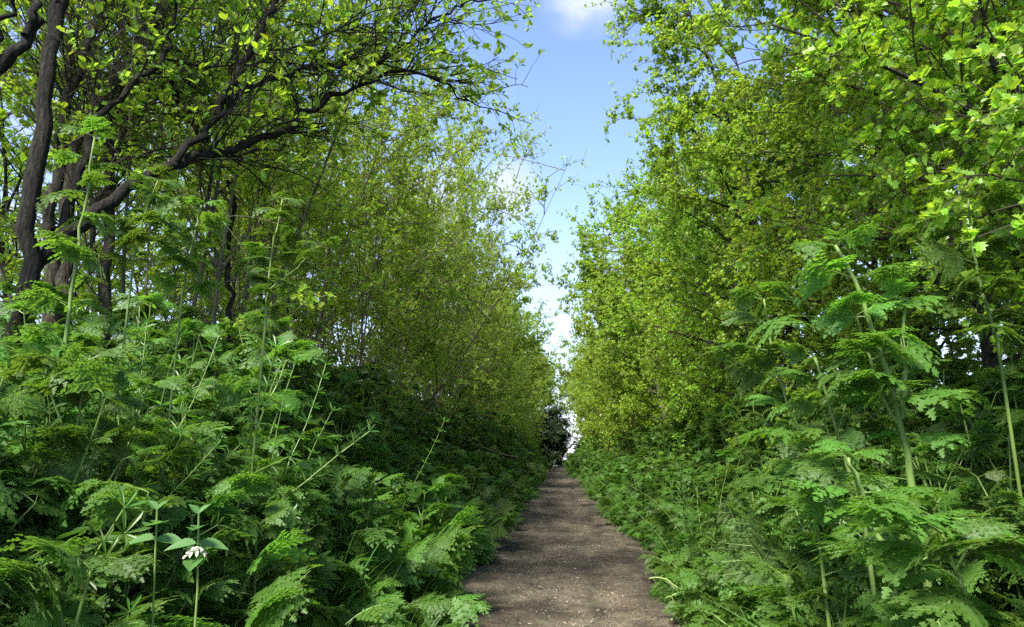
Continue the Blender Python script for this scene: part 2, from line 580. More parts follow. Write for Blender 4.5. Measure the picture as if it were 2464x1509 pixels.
def hedge_tree(name, seed, H=5.6, R=1.7, nst=3, lean=(.08, .3), n1=44, n2=8, n3=5, leaf=LEAF_HAW, lsize=0.042, per=3,
               spc=0.045, leaf_mats=None, bark=None, twig=None, rad=0.04, lmin=0.1, whips=10, buds=False, tw_sides=3, lv_from=0.0,
               l1_el=(.1, .8), straight=0.06, top=0.55, tubes3=True):
    rng = np.random.default_rng(seed)
    root = empty(name)
    tr, cr = MB(), MB()
    a = rng.uniform(0, 2 * PI) + np.arange(nst) * 2 * PI / nst + rng.normal(0, .3, nst)
    ln = rng.uniform(*lean, nst)
    P0 = np.c_[np.cos(a), np.sin(a), np.zeros(nst)] * (0.03 + 0.012 * nst) - np.array([0, 0, .12])
    D0 = np.c_[np.cos(a) * ln, np.sin(a) * ln, np.ones(nst)]
    st = grow(P0, D0, H * rng.uniform(.72, 1.0, nst), 16, straight, 0.04, rng)
    r0 = rad * rng.uniform(.7, 1.1, nst)
    tr.tubes(st, taper(r0, r0 * .15, nst, 16), 8, 0, seed=seed)
    # first branches
    i = rng.integers(0, nst, n1)
    t = rng.uniform(lmin, .99, n1)
    p, tan = interp(st, i, t)
    az_ = rng.uniform(0, 2 * PI, n1)
    e = rng.uniform(*l1_el, n1)
    D = np.c_[np.cos(az_) * np.cos(e), np.sin(az_) * np.cos(e), np.sin(e)]
    u = np.clip(p[:, 2] / H, 0, 1)
    env = R * np.interp(u, [0, .15, .35, .7, 1.0], [.75, .95, 1.0, .85, top])
    Lb = np.clip((env - 0.6 * np.sum(p[:, :2] * D[:, :2], 1)) * rng.uniform(.6, 1.1, n1), .35, 2.4)
    b1 = grow(p, D, Lb, 9, .10, -0.01, rng)
    tr.tubes(b1, taper(np.minimum(.016, r0[i] * .45), .0034, n1, 9), 5, 0, seed=seed + 1)
    if whips:
        wi = rng.integers(0, nst, whips)
        wt = rng.uniform(.45, .98, whips)
        p, tan = interp(st, wi, wt)
        az_ = rng.uniform(0, 2 * PI, whips)
        D = np.c_[np.cos(az_), np.sin(az_), rng.uniform(.0, .9, whips)]
        bw = grow(p, D, R * rng.uniform(1.0, 1.5, whips), 9, .09, -0.02, rng)
        tr.tubes(bw, taper(.008, .002, whips, 9), 4, 0, seed=seed + 2)
        b1 = np.r_[b1, bw]
    n1_ = len(b1)
    # second
    N2 = n1_ * n2
    i = np.repeat(np.arange(n1_), n2)
    t = rng.uniform(.12, 1, N2) ** .85
    p, tan = interp(b1, i, t)
    D = perp_dirs(tan, rng, .9, .75, .25)
    L2 = rng.uniform(.22, .62, N2) * np.where(i < n1, 1, .6)
    b2 = grow(p, D, L2, 6, .16, .0, rng)
    cr.tubes(b2, taper(.0042, .0018, N2, 6), 4 if tw_sides > 2 else 3, 1, seed=seed + 3)
    keep = b2[:, 0, 2] > lv_from * rng.uniform(.6, 1.4, N2)
    # third
    i = np.repeat(np.arange(N2)[keep], n3)
    t = rng.uniform(.15, 1, len(i))
    p, tan = interp(b2, i, t)
    D = perp_dirs(tan, rng, .6, .8, .2)
    L3 = rng.uniform(.08, .28, len(i))
    b3 = grow(p, D, L3, 4, .18, .0, rng)
    if tubes3:
        cr.tubes(b3, taper(.0019, .0011, len(i), 4), 3, 1, seed=seed + 4)
    k = int(0.2 / spc)
    i = np.repeat(np.arange(len(b3)), k)
    t = rng.uniform(.1, 1, len(i))
    leaves_on(cr, leaf, b3, i, t, per, lsize, rng, 0, out=.8)
    kk = int(0.3 / spc)
    i = np.repeat(np.arange(N2)[keep], kk)
    t = rng.uniform(.1, 1, len(i))
    leaves_on(cr, leaf, b2, i, t, per, lsize, rng, 0, out=.8)
    # along the outer part of the long shoots too
    i = np.repeat(np.arange(n1_), 14)
    t = rng.uniform(.35, 1, len(i))
    q = b1[i, 0, 2] > lv_from
    leaves_on(cr, leaf, b1, i[q], t[q], per, lsize, rng, 0)
    tr.build('trunk', [bark], root)
    cr.build('crown', [leaf_mats, twig], root)
    if buds:
        bm_ = MB()
        nb = 260
        i = rng.integers(0, len(b3), nb)
        p, tan = interp(b3, i, np.full(nb, .98))
        c = np.repeat(p, 14, 0) + rng.normal(size=(nb * 14, 3)) * np.array([.016, .016, .008]) + UP * .02
        ov = np.array([[1, 0, 0], [-1, 0, 0], [0, 1, 0], [0, -1, 0], [0, 0, 1.], [0, 0, -1]])
        of = np.array([[0, 2, 4], [2, 1, 4], [1, 3, 4], [3, 0, 4], [2, 0, 5], [1, 2, 5], [3, 1, 5], [0, 3, 5]])
        bm_.scatter((ov, [of]), np.broadcast_to(np.eye(3), (len(c), 3, 3)) * rng.uniform(.0028, .0045, len(c))[:, None, None], c, rng.random(len(c)))
        bm_.build('flower_buds', [M_BUD], root, smooth=True)
    return root


print('protos')
import time
T0 = time.time()
near_r = [hedge_tree('hawthorn_tree', 10 + k, H=6.2, R=1.5, top=.45, lsize=.035, n1=66, n2=12, n3=5, per=5, whips=12, rad=.05, leaf_mats=M_HAW, bark=M_BARKB, twig=M_TWIG, buds=True) for k in range(3)]
far_r = [hedge_tree('hawthorn_tree', 20 + k, H=5.6, R=1.5, top=.38, n1=58, n2=11, n3=5, per=4, whips=14, leaf=LEAF_HAWM, lsize=.05, spc=.055, leaf_mats=mt, bark=M_BARKG, twig=M_TWIG, tw_sides=2)
         for k, mt in enumerate((M_HAW, M_HAWY, M_HAWY))]
near_l = [hedge_tree('hedge_shrub', 30 + k, H=6.1, R=1.4, nst=13, lean=(.08, .5), n1=84, n2=7, n3=4, per=3, rad=.017, leaf=LEAF_HAWM, lsize=.040, spc=.06, leaf_mats=M_HAWL,
                     bark=M_BARKG, twig=M_DEAD, lmin=.12, lv_from=1.0, l1_el=(.3, 1.2), straight=.045, whips=22) for k in range(3)]
far_l = [hedge_tree('hedge_shrub', 40 + k, H=5.6, R=1.38, top=.42, nst=8, lean=(.08, .4), n1=70, n2=7, n3=4, per=4, whips=20, rad=.02, leaf=LEAF_HAWM, lsize=.045, spc=.058, leaf_mats=M_HAWL,
                    bark=M_BARKG, twig=M_DEAD, lv_from=.4, l1_el=(.2, 1.0), straight=.05, tw_sides=2) for k in range(3)]
back = [hedge_tree('background_tree', 50 + k, H=6.0, R=1.9, nst=5, n1=50, n2=7, n3=4, leaf=LEAF_OVALS, lsize=.06, spc=.07, per=2, leaf_mats=M_ELD, bark=M_BARKB, twig=M_TWIG, tw_sides=2,
                   lv_from=.8) for k in range(2)]
print('tree protos', time.time() - T0)

used = set()


def place(proto, x, y, rz, sc, label, cat, group, z=None):
    o = proto if proto.name not in used else copy_tree(proto)
    used.add(proto.name)
    o.location = (x, y, float(gz(x, y)) if z is None else z)
    o.rotation_euler = (0, 0, rz)
    o.scale = (sc, sc, sc)
    return tag(o, label, cat, group)


rng = np.random.default_rng(5)
y, k = 2.5, 0
RT = []
while y < 44:
    near = y < 12.5
    pr = near_r[k % 3] if near else (far_r[0] if y < 17 and k % 2 else far_r[1 + k % 2])
    x = 2.42 + rng.normal(0, .12) - .3 * (y > 26) + .26 * (4.5 < y < 8) + .12 * (8 <= y < 12)
    look = 'dark-stemmed bright green hawthorn with flower buds' if near else ('yellow-green hawthorn' if pr is not far_r[0] else 'mid green hawthorn')
    place(pr, x, y, rng.uniform(0, 6.28), rng.uniform(.95, 1.08), f'{look}, {ORD[k]} tree from the camera in the right hedge', 'hawthorn tree', 'hawthorns of the right hedge')
    RT.append(y)
    y += 1.7 + rng.uniform(-.15, .35) + (0.02 * y)
    k += 1
y, k = 5.0, 0
LT = []
while y < 42:
    near = y < 14
    pr = near_l[k % 3] if near else far_l[k % 3]
    x = -2.38 + rng.normal(0, .12) - (0.12 if near else 0) + .3 * (y > 26)
    look = 'grey-stemmed shrub with whippy shoots' if near else 'small-leaved green shrub'
    place(pr, x, y, rng.uniform(0, 6.28), rng.uniform(.93, 1.06), f'{look}, {ORD[k]} beyond the dark leaning tree in the left hedge', 'hedge shrub', 'shrubs of the left hedge')
    LT.append(y)
    y += 1.55 + rng.uniform(-.15, .3) + (0.02 * y)
    k += 1
for k, (x, y, s) in enumerate(((-4.6, 4.6, 1), (-4.9, 6.8, 1.05), (-4.4, 9.2, 1), (-4.8, 11.8, 1), (-5.6, 3.0, 1.1))):
    place(back[k % 2], x, y, k * 1.7, s, f'leafy tree behind the left hedge, {["second", "third", "fourth", "fifth", "first"][k]} from the left edge of the photo', 'tree', 'trees behind the left hedge')

# ---------------------------------------------------------------- the dark evergreen at the end
ev = hedge_tree('evergreen_bush', 70, H=3.5, R=1.0, nst=8, lean=(.1, .3), n1=130, n2=9, n3=4, leaf=LEAF_OVALS, lsize=.075, spc=.06, leaf_mats=M_DRK, bark=M_BARK, twig=M_TWIG, whips=0,
                lmin=.03, top=.8, tw_sides=2)
ev.location = (-.52, 40.0, float(gz(-.55, 40.0)))
tag(ev, 'dark evergreen bush closing off the far end of the path', 'bush')
ev2 = hedge_tree('arching_hedge_tree', 71, H=6.6, R=1.7, nst=5, lean=(.1, .3), n1=80, n2=9, n3=5, per=4, leaf=LEAF_LOW, lsize=.06, spc=.06, leaf_mats=M_HAWY, bark=M_BARKG, twig=M_TWIG, lv_from=2.6, lmin=.5, tw_sides=2)
ev2.location = (-1.0, 42.6, float(gz(-1.0, 42.6)))
tag(ev2, 'yellow-green tree arching over the dark evergreen bush at the path end', 'tree')

# ---------------------------------------------------------------- near left tree: traced limbs at real depth


def limb_pts(pts, K=20, wig=0.012, seed=0):
    P = np.array([at(a, b, c) for a, b, c in pts])
    s = np.r_[0, np.cumsum(np.linalg.norm(np.diff(P, axis=0), axis=1))]
    t = np.linspace(0, s[-1], K)
    # smooth (Catmull-like) through linear interpolation + light smoothing
    Q = np.stack([np.interp(t, s, P[:, j]) for j in range(3)], 1)
    for _ in range(2):
        Q[1:-1] = 0.25 * Q[:-2] + 0.5 * Q[1:-1] + 0.25 * Q[2:]
    Q[1:-1] += np.random.default_rng(seed).normal(size=(K - 2, 3)) * wig
    return Q


def px_r(wpx, Y):
    return wpx / 2 / F0 * Y * .86


limb_id = [0]


def limb(root, name, pts, w0, w1, bark, K=26, sides=12, wig=0.013):
    limb_id[0] += 1
    Q = limb_pts(pts, K, wig, limb_id[0])
    r = np.linspace(px_r(w0, pts[0][2]), px_r(w1, pts[-1][2]), K)
    r = r * (1 + .10 * np.random.default_rng(limb_id[0]).normal(size=K))
    m = MB()
    m.tubes(Q[None], r[None], sides, 0, seed=limb_id[0])
    # knots and snags
    o = m.build(name, [bark], root, smooth=True)
    return Q


base = np.array([-2.2, 3.3])
elder = empty('leaning_tree')
tag(elder, 'dark multi-limbed tree at the left with a long limb arching out over the path', 'tree')
Ls = []
bz = 2100
Ls.append(limb(elder, 'trunk', [(40, 1500, 3.3), (50, 900, 3.3), (65, 560, 3.3), (85, 440, 3.3), (98, 335, 3.3), (107, 223, 3.3), (125, 112, 3.35), (147, 0, 3.4), (165, -140, 3.4)], 62, 40, M_BARK, 26))
Ls.append(limb(elder, 'limb', [(45, 760, 3.35), (89, 620, 3.35), (190, 545, 3.4), (290, 473, 3.5), (370, 415, 3.6), (446, 380, 3.75), (513, 374, 3.9), (590, 366, 4.0), (614, 343, 4.05), (668, 317, 4.15), (706, 306, 4.2), (750, 263, 4.3), (866, 203, 4.55), (935, 172, 4.7), (985, 165, 4.8), (1047, 192, 4.9), (1130, 243, 5.0)], 46, 5, M_BARK, 40))
Ls.append(limb(elder, 'limb', [(420, 392, 3.7), (446, 357, 3.75), (527, 277, 3.85), (598, 214, 3.95), (670, 187, 4.1), (760, 155, 4.25), (850, 150, 4.4)], 26, 7, M_BARK))
Ls.append(limb(elder, 'limb', [(527, 277, 3.85), (534, 240, 3.85), (571, 179, 3.9), (638, 54, 4.0), (660, 0, 4.05), (690, -90, 4.1)], 28, 13, M_BARK))
Ls.append(limb(elder, 'limb', [(866, 203, 4.55), (904, 147, 4.6), (984, 98, 4.7), (1060, 36, 4.8), (1125, 5, 4.9), (1235, -20, 5.0)], 12, 5, M_BARK))
Ls.append(limb(elder, 'limb', [(130, 560, 3.4), (196, 400, 3.45), (223, 290, 3.5), (304, 223, 3.6), (402, 143, 3.7), (415, 80, 3.7), (418, 0, 3.7), (430, -80, 3.7)], 30, 9, M_BARK))
Ls.append(limb(elder, 'limb', [(402, 143, 3.7), (470, 150, 3.8), (560, 165, 3.9), (640, 150, 4.0), (740, 95, 4.2), (880, 60, 4.4), (1000, 20, 4.7)], 8, 4, M_BARK))
Ls.append(limb(elder, 'broken_limb', [(585, 368, 4.0), (630, 362, 4.05), (696, 352, 4.15)], 10, 6, M_BARK, 8))
Ls.append(limb(elder, 'broken_limb', [(690, 310, 4.15), (740, 316, 4.2), (793, 322, 4.25)], 9, 6, M_BARK, 8))
Ls.append(limb(elder, 'broken_limb', [(470, 378, 3.8), (420, 352, 3.8), (340, 355, 3.8), (285, 350, 3.8)], 7, 4, M_BARK, 12))
# crown: twigs off the limbs, leaves on the outer twigs
cr = MB()
r_ = np.random.default_rng(77)
Q = np.stack([np.stack([np.interp(np.linspace(0, 1, 24), np.linspace(0, 1, len(q)), q[:, j]) for j in range(3)], 1) for q in Ls[:7]])
cnt = [4, 46, 26, 20, 26, 14, 26]
idx = np.repeat(np.arange(7), cnt)
tt = np.concatenate([r_.uniform([.8, .3, .2, .2, .1, .35, .1][i], 1, c) for i, c in enumerate(cnt)])
p, tan = interp(Q, idx, tt)
D = perp_dirs(tan, r_, .9, .8, .25)
b1 = grow(p, D, r_.uniform(.3, .85, len(p)), 8, .14, .01, r_)
cr.tubes(b1, taper(.0055, .0022, len(b1), 8), 5, 1, seed=1)
i = np.repeat(np.arange(len(b1)), 6)
p, tan = interp(b1, i, r_.uniform(.1, 1, len(i)))
b2 = grow(p, perp_dirs(tan, r_, .8, .8, .3), r_.uniform(.12, .4, len(i)), 5, .16, .04, r_)
cr.tubes(b2, taper(.0024, .0013, len(b2), 5), 3, 1, seed=2)
i = np.repeat(np.arange(len(b2)), 2)
t = r_.uniform(.6, 1, len(i))
leaves_on(cr, LEAF_OVAL, b2, i, t, 2, .062, r_, 0, fwd=.9, up=.35, nspread=.7)
cr.build('crown', [M_ELD, M_BARK], elder)

brown = empty('brown_stemmed_tree')
tag(brown, 'cluster of brown-barked leaning stems behind the dark tree at the left', 'tree')
B = []
B.append(limb(brown, 'stem', [(110, 900, 3.9), (130, 500, 3.9), (150, 300, 3.9), (195, 150, 3.9), (228, 70, 3.95), (260, -60, 4.0)], 44, 22, M_BARKB))
B.append(limb(brown, 'stem', [(150, 900, 3.9), (165, 480, 3.9), (190, 310, 3.9), (250, 220, 3.95), (335, 110, 4.0), (400, 20, 4.1), (450, -80, 4.1)], 46, 30, M_BARKB))
B.append(limb(brown, 'stem', [(240, 900, 4.1), (262, 420, 4.1), (270, 300, 4.1), (300, 180, 4.15), (350, 60, 4.2), (375, -60, 4.2)], 34, 24, M_BARKB))
B.append(limb(brown, 'stem', [(170, 420, 4.0), (160, 200, 4.0), (170, 60, 4.0), (165, -60, 4.0)], 16, 10, M_BARKB))
B.append(limb(brown, 'stem', [(225, 520, 4.0), (300, 300, 4.0), (330, 260, 4.05), (430, 225, 4.2), (500, 190, 4.3)], 22, 10, M_BARKB))
B.append(limb(brown, 'stem', [(480, 320, 4.3), (450, 280, 4.3), (420, 240, 4.25), (408, 190, 4.2)], 18, 12, M_BARKB, 10))
B.append(limb(brown, 'stem', [(520, 640, 4.6), (500, 480, 4.6), (515, 330, 4.6), (560, 150, 4.7), (600, -40, 4.8)], 14, 9, M_BARKG))
B.append(limb(brown, 'stem', [(230, 620, 4.3), (205, 380, 4.3), (215, 200, 4.3), (240, -40, 4.4)], 16, 10, M_BARKB))
cr = MB()
Q = np.stack([np.stack([np.interp(np.linspace(0, 1, 24), np.linspace(0, 1, len(q)), q[:, j]) for j in range(3)], 1) for q in B])
idx = r_.integers(0, len(B), 95)
p, tan = interp(Q, idx, r_.uniform(.35, 1, len(idx)))
b1 = grow(p, perp_dirs(tan, r_, .9, .8, .1), r_.uniform(.4, 1.1, len(p)), 8, .14, .02, r_)
cr.tubes(b1, taper(.006, .0022, len(b1), 8), 4, 1, seed=5)
i = np.repeat(np.arange(len(b1)), 6)
p, tan = interp(b1, i, r_.uniform(.1, 1, len(i)))
b2 = grow(p, perp_dirs(tan, r_, .8, .8, .3), r_.uniform(.15, .4, len(i)), 5, .16, .04, r_)
cr.tubes(b2, taper(.0024, .0013, len(b2), 5), 3, 1, seed=6)
i = np.repeat(np.arange(len(b2)), 4)
leaves_on(cr, LEAF_OVAL, b2, i, r_.uniform(.4, 1, len(i)), 2, .055, r_, 0, fwd=.9, up=.35, nspread=.7)
idx = r_.integers(0, len(B), 130)
p, tan = interp(Q, idx, r_.uniform(.1, 1, len(idx)))
b1 = grow(p, perp_dirs(tan, r_, .9, .8, .1), r_.uniform(.4, 1.2, len(p)), 10, .2, .02, r_)
cr.tubes(b1, taper(.006, .0018, len(b1), 10), 4, 1, seed=15)
i = np.repeat(np.arange(len(b1)), 4)
p, tan = interp(b1, i, r_.uniform(.1, 1, len(i)))
b2 = grow(p, perp_dirs(tan, r_, .8, .8, .1), r_.uniform(.15, .5, len(i)), 6, .2, .0, r_)
cr.tubes(b2, taper(.0024, .0012, len(b2), 6), 3, 1, seed=16)
cr.build('crown', [M_ELD, M_TWIG], brown)

leaning = empty('forked_tree')
tag(leaning, 'dark forked trunk cut by the upper left corner of the photo', 'tree')
limb(leaning, 'trunk', [(-260, 900, 2.9), (-160, 380, 2.9), (-60, 225, 2.9), (0, 152, 2.9), (45, 103, 2.9), (98, 42, 2.95)], 55, 36, M_BARK)
limb(leaning, 'limb', [(60, 85, 2.9), (82, 45, 2.9), (88, 0, 2.95), (95, -70, 3.0)], 26, 18, M_BARK, 10)
limb(leaning, 'limb', [(-50, 215, 2.9), (5, 60, 2.85), (30, 10, 2.85), (45, -60, 2.8)], 24, 16, M_BARK, 10)

snag = empty('dead_stump')
tag(snag, 'thin broken dead stem standing upright in the left hedge above the cow parsley', 'dead stem')
limb(snag, 'trunk', [(548, 900, 4.6), (553, 625, 4.6), (558, 535, 4.6), (560, 470, 4.6), (548, 437, 4.6)], 16, 12, M_BARK, 14)
limb(snag, 'limb', [(560, 500, 4.6), (530, 455, 4.6), (505, 440, 4.6)], 6, 4, M_BARK, 8)

# dead tangle of twigs low in the left hedge
tg = MB()
nT = 900
yy = r_.uniform(4.2, 15, nT)
p = np.c_[-2.55 + r_.normal(0, .35, nT), yy, gz(-2.3, yy) + r_.uniform(.1, 1.7, nT) ** 1.1]
D = r_.normal(size=(nT, 3)) * np.array([1, 1, .5])
b = grow(p, D, r_.uniform(.4, 1.2, nT), 8, .22, 0, r_)
tg.tubes(b, taper(.005, .0022, nT, 8), 4, 0, seed=9)
o = tg.build('deadwood_twigs', [M_DEAD])
tag(o, 'tangle of dry bare twigs low inside the left hedge', 'dead twigs', kind='stuff')

print('trees', time.time() - T0)
# ---------------------------------------------------------------- fronds and herbs


def pinnule(teeth=3, w=.50):
    pts = [(0, 0)]
    for j in range(teeth):
        t = (j + .25) / teeth
        wd = w * (1 - .75 * t)
        pts += [(wd * .5, t * .95), (wd * 1.15, min(.97, t * .95 + .28 / teeth + .08))]
    pts += [(0, 1.0)]
    return half_leaf(pts, .18, .08)


PIN = pinnule(3, .60)
PIN_L = half_leaf([(0, 0), (.26, .35), (0, 1)], .15, .08)


def frond(seed, npair=5, npin=4, T=PIN, droop=.30, stalk=0.45, wide=.62):
    """twice-cut leaf, unit length along +Y, attached at the origin by its stalk"""
    rg = np.random.default_rng(seed)
    m = MB()
    bend0 = lambda P: np.c_[P[:, 0], P[:, 1], P[:, 2] - .75 * P[:, 0] ** 2]
    bend = lambda P0_: (lambda P: np.c_[P[:, 0], P[:, 1], P[:, 2] - droop * np.clip(P[:, 1] - .1, 0, 9) ** 2 + .08 * P[:, 1] - .12 * np.abs(P[:, 0]) ** 1.6 + .02 * np.sin(9 * P[:, 0] + seed)])(bend0(P0_))
    Ms, Ps = [], []
    tub = []
    for i in range(npair + 1):
        u = i / npair
        t = stalk + (1 - stalk) * (1 - (1 - u) ** 1.35) * .93
        Lp = wide * (1 - u) ** .9 * .60 + .07
        for sgn_ in ((-1, 1) if i < npair else (0,)):
            ang = sgn_ * math.radians(62 - 14 * u + rg.normal(0, 4))
            tilt = rg.normal(.08, .2)
            if i == npair:
                Lp = .09
                t = .92
            d = np.array([math.sin(ang), math.cos(ang), tilt])
            s = np.array([math.cos(ang), -math.sin(ang), 0])
            o = np.array([0, t, 0.])
            tub.append(np.stack([o + d * Lp * q for q in (0, .5, 1)]))
            npn = max(2, int(round(npin * (Lp / (wide * .62) * .75 + .3))))
            for j in range(npn + 1):
                v = (j + .5) / (npn + .5)
                pl = Lp * (.25 * (1 - v) ** .6 + .09)
                if j == npn:
                    pl = Lp * .16
                for s2 in ((-1, 1) if j < npn else (0,)):
                    a2 = s2 * math.radians(58 - 12 * v)
                    dd = d * math.cos(a2) + s * math.sin(a2)
                    dd = dd + np.array([0, 0, rg.normal(0, .08)])
                    Ms.append((dd, pl * 1.1))
                    Ps.append(o + d * Lp * v)
    Dd = np.array([a for a, b in Ms])
    sc = np.array([b for a, b in Ms])
    P = np.array(Ps)
    q = MB()
    q.scatter(T, frames(Dd, np.tile(UP, (len(P), 1)) + rg.normal(size=P.shape) * .12, sc), P, np.full(len(P), .5))
    V = bend(np.concatenate(q.v))
    F = []
    off = 0
    leafT = (V, _merge(q))
    # stalk tubes
    y = np.linspace(0, .97, 9)
    r = MB()
    r.tubes(bend(np.c_[0 * y, y, 0 * y])[None], np.linspace(.011, .003, 9)[None], 4)
    tb = np.array(tub)
    tb = bend(tb.reshape(-1, 3)).reshape(tb.shape)
    r.tubes(tb, taper(.004, .0015, len(tb), 3), 3)
    stalkT = (np.concatenate(r.v), _merge(r))
    return leafT, stalkT


def _merge(mb):
    by = {}
    for lp, tot in zip(mb.lp, mb.tot):
        by.setdefault(int(tot[0]), []).append(lp.reshape(-1, int(tot[0])))
    return [np.concatenate(v) for v in by.values()]


FR = [frond(s, droop=d_, wide=w_, stalk=st_) for s, d_, w_, st_ in ((1, .2, .72, .34), (2, .32, .85, .38), (3, .45, .70, .30), (4, .25, .95, .42))]


def add_fronds(leaf_mb, stalk_mb, P, D, size, rng, lib, up=0.0, mats=(0, 0)):
    n = len(P)
    nrm = unit(UP + .35 * rng.normal(size=(n, 3)) + up)
    M = frames(D, nrm, size)
    which = rng.integers(0, len(lib), n)
    rv = np.clip(rng.normal(.5, .25, n), 0, 1)
    for k, (lt, stt) in enumerate(lib):
        q = which == k
        if q.any():
            leaf_mb.scatter(lt, M[q], P[q], rv[q], mats[0])
            stalk_mb.scatter(stt, M[q], P[q], rv[q], mats[1])


def cow_parsley(seed, H, nbasal, nstalk, lib=FR, into=None, T=None, detail=True):
    """a plant: a rosette of long-stalked cut leaves and (if tall) branching stalks; returns mesh builders"""
    rg = np.random.default_rng(seed)
    lf, sk = MB(), MB()
    a = rg.uniform(0, 2 * PI, nbasal)
    e = rg.uniform(.5, 1.25, nbasal)
    # basal leaves: petiole then frond
    Lp = rg.uniform(.25, .6, nbasal) * min(H, .9)
    D = np.c_[np.cos(a) * np.cos(e), np.sin(a) * np.cos(e), np.sin(e)]
    P0 = np.c_[np.cos(a), np.sin(a), 0 * a] * .03 - UP * .03
    pet = grow(P0, D, Lp, 5, .05, -.06, rg)
    sk.tubes(pet, taper(.0042, .0028, nbasal, 5), 5 if detail else 3)
    d = unit(pet[:, -1] - pet[:, -2])
    d = unit(d * np.array([1, 1, .55]) + rg.normal(size=d.shape) * .12)
    add_fronds(lf, sk, pet[:, -1] - d * .02, d, rg.uniform(.15, .27, nbasal) * (0.75 + .3 * min(1, H)), rg, lib)
    for s in range(nstalk):
        az_ = rg.uniform(0, 2 * PI)
        h = H * rg.uniform(.8, 1.0)
        D0 = np.array([[math.cos(az_) * .16, math.sin(az_) * .16, 1.0]])
        st = grow(np.array([[math.cos(az_) * .02, math.sin(az_) * .02, -.05]]), D0, np.array([h]), 12, .04, .01, rg)
        sk.tubes(st, taper(.0075 * H ** .5, .0025, 1, 12), 7 if detail else 4)
        for t_n in np.r_[np.arange(.28, .92, .17) + rg.uniform(-.04, .04), .985]:
            p, tan = interp(st, np.array([0]), np.array([t_n]))
            # leaf at the node
            a2 = rg.uniform(0, 2 * PI)
            nlv = 5 if t_n > .97 else (3 if t_n > .4 else 2)
            for q in range(nlv):
                a2 += 2.2
                D = np.array([[math.cos(a2) * .9, math.sin(a2) * .9, .55]])
                add_fronds(lf, sk, p, D, np.array([rg.uniform(.12, .21) * (1.15 - .5 * t_n)]), rg, lib)
            # side shoot, and a last leaf at the stalk's end
            if .35 < t_n < .97:
                D = np.array([[math.cos(a2 + .5) * .6, math.sin(a2 + .5) * .6, 1.0]])
                sh = grow(p, D, np.array([h * rg.uniform(.16, .32)]), 6, .05, .03, rg)
                sk.tubes(sh, taper(.004, .0016, 1, 6), 5 if detail else 3)
                k = 4
                aa = rg.uniform(0, 2 * PI, k)
                pp, _ = interp(sh, np.zeros(k, int), np.r_[rg.uniform(.5, .9, k - 2), .99, .99])
                DD = np.c_[np.cos(aa), np.sin(aa), rg.uniform(.1, .9, k)]
                add_fronds(lf, sk, pp, DD, rg.uniform(.07, .15, k), rg, lib)
    return lf, sk


def herb_proto(seed, H, nb, ns):
    r = empty('cow_parsley')
    lf, sk = cow_parsley(seed, H, nb, ns)
    sk.build('stem', [M_STALK], r)
    lf.build('foliage', [M_COW], r)
    return r


low = [herb_proto(100 + k, .45, 17, 0) for k in range(3)]
mid = [herb_proto(110 + k, .8, 16, 2) for k in range(3)]
tall = [herb_proto(120 + k, 1.25, 14, 3) for k in range(4)]
print('herb protos', time.time() - T0)

near_t = lambda y, T_: int(np.argmin(np.abs(np.array(T_) - y)))


def herb_spots():
    rg = np.random.default_rng(8)
    out = []
    y = 1.0
    while y < 44:
        for side in (-1, 1):
            u = -0.02 + rg.uniform(0, .08) + .30 * (float(vnoise(y, side * 9.0 + 40, 6, .8)) - .4)
            while u < 1.75:
                yy = y + rg.uniform(-.17, .17)
                x = float(center(yy)) + side * (float(halfw(yy)) + u)
                if not (yy < 1.7 and abs(x) < .9):
                    out.append((x, yy, u, side))
                u += .25 + rg.uniform(-.06, .08)
        y += .31 + rg.uniform(-.03, .05)
    return out, rg


spots, rg = herb_spots()
indiv, mass = [], []
FRONT = []
for k in range(56):
    side = -1 if k < 32 else 1
    yy = rg.uniform(1.15, 2.3)
    u = rg.uniform(.05, .75) if side < 0 else rg.uniform(.12, .7)
    FRONT.append((side * (.28 + .19 * yy + u), yy, min(u, .5), side))
for s in spots:
    (indiv if len(indiv) < 228 and s[1] < 30 else mass).append(s)
print('herbs', len(indiv), len(mass), 'last near', indiv[-1][1])


def herb_kind(u, rg):
    j = u + rg.normal(0, .15)
    return 0 if j < .28 else (1 if j < .72 else 2)


for ii, (x, y, u, side) in enumerate(FRONT + indiv):
    kd = herb_kind(u, rg) if ii >= len(FRONT) else int(u > .3)
    pr = (low, mid, tall)[kd][rg.integers(0, (3, 3, 4)[kd])]
    sd = 'left' if side < 0 else 'right'
    size = ('low leafy', 'knee-high', 'tall stalked')[kd]
    row = ('spilling onto the path edge', 'on the slope of the bank', 'against the hedge')[kd]
    if side > 0:
        wh = f'by the {ORD[near_t(y, RT)]} hawthorn on the right'
    else:
        wh = 'below the dark leaning tree' if y < 4.4 else f'by the {ORD[near_t(y, LT)]} shrub on the left'
    o = place(pr, x, y, rg.uniform(0, 6.28), rg.uniform(.8, 1.15) * (1.14 if side < 0 and y > 3.5 else (.8 if kd == 2 and y < 3 else 1)), f'{size} cow parsley {row} {wh}', 'cow parsley', f'cow parsley plants on the {sd} bank')
    o.rotation_euler = (rg.normal(0, .06), -side * rg.uniform(.02, .16), o.rotation_euler[2])

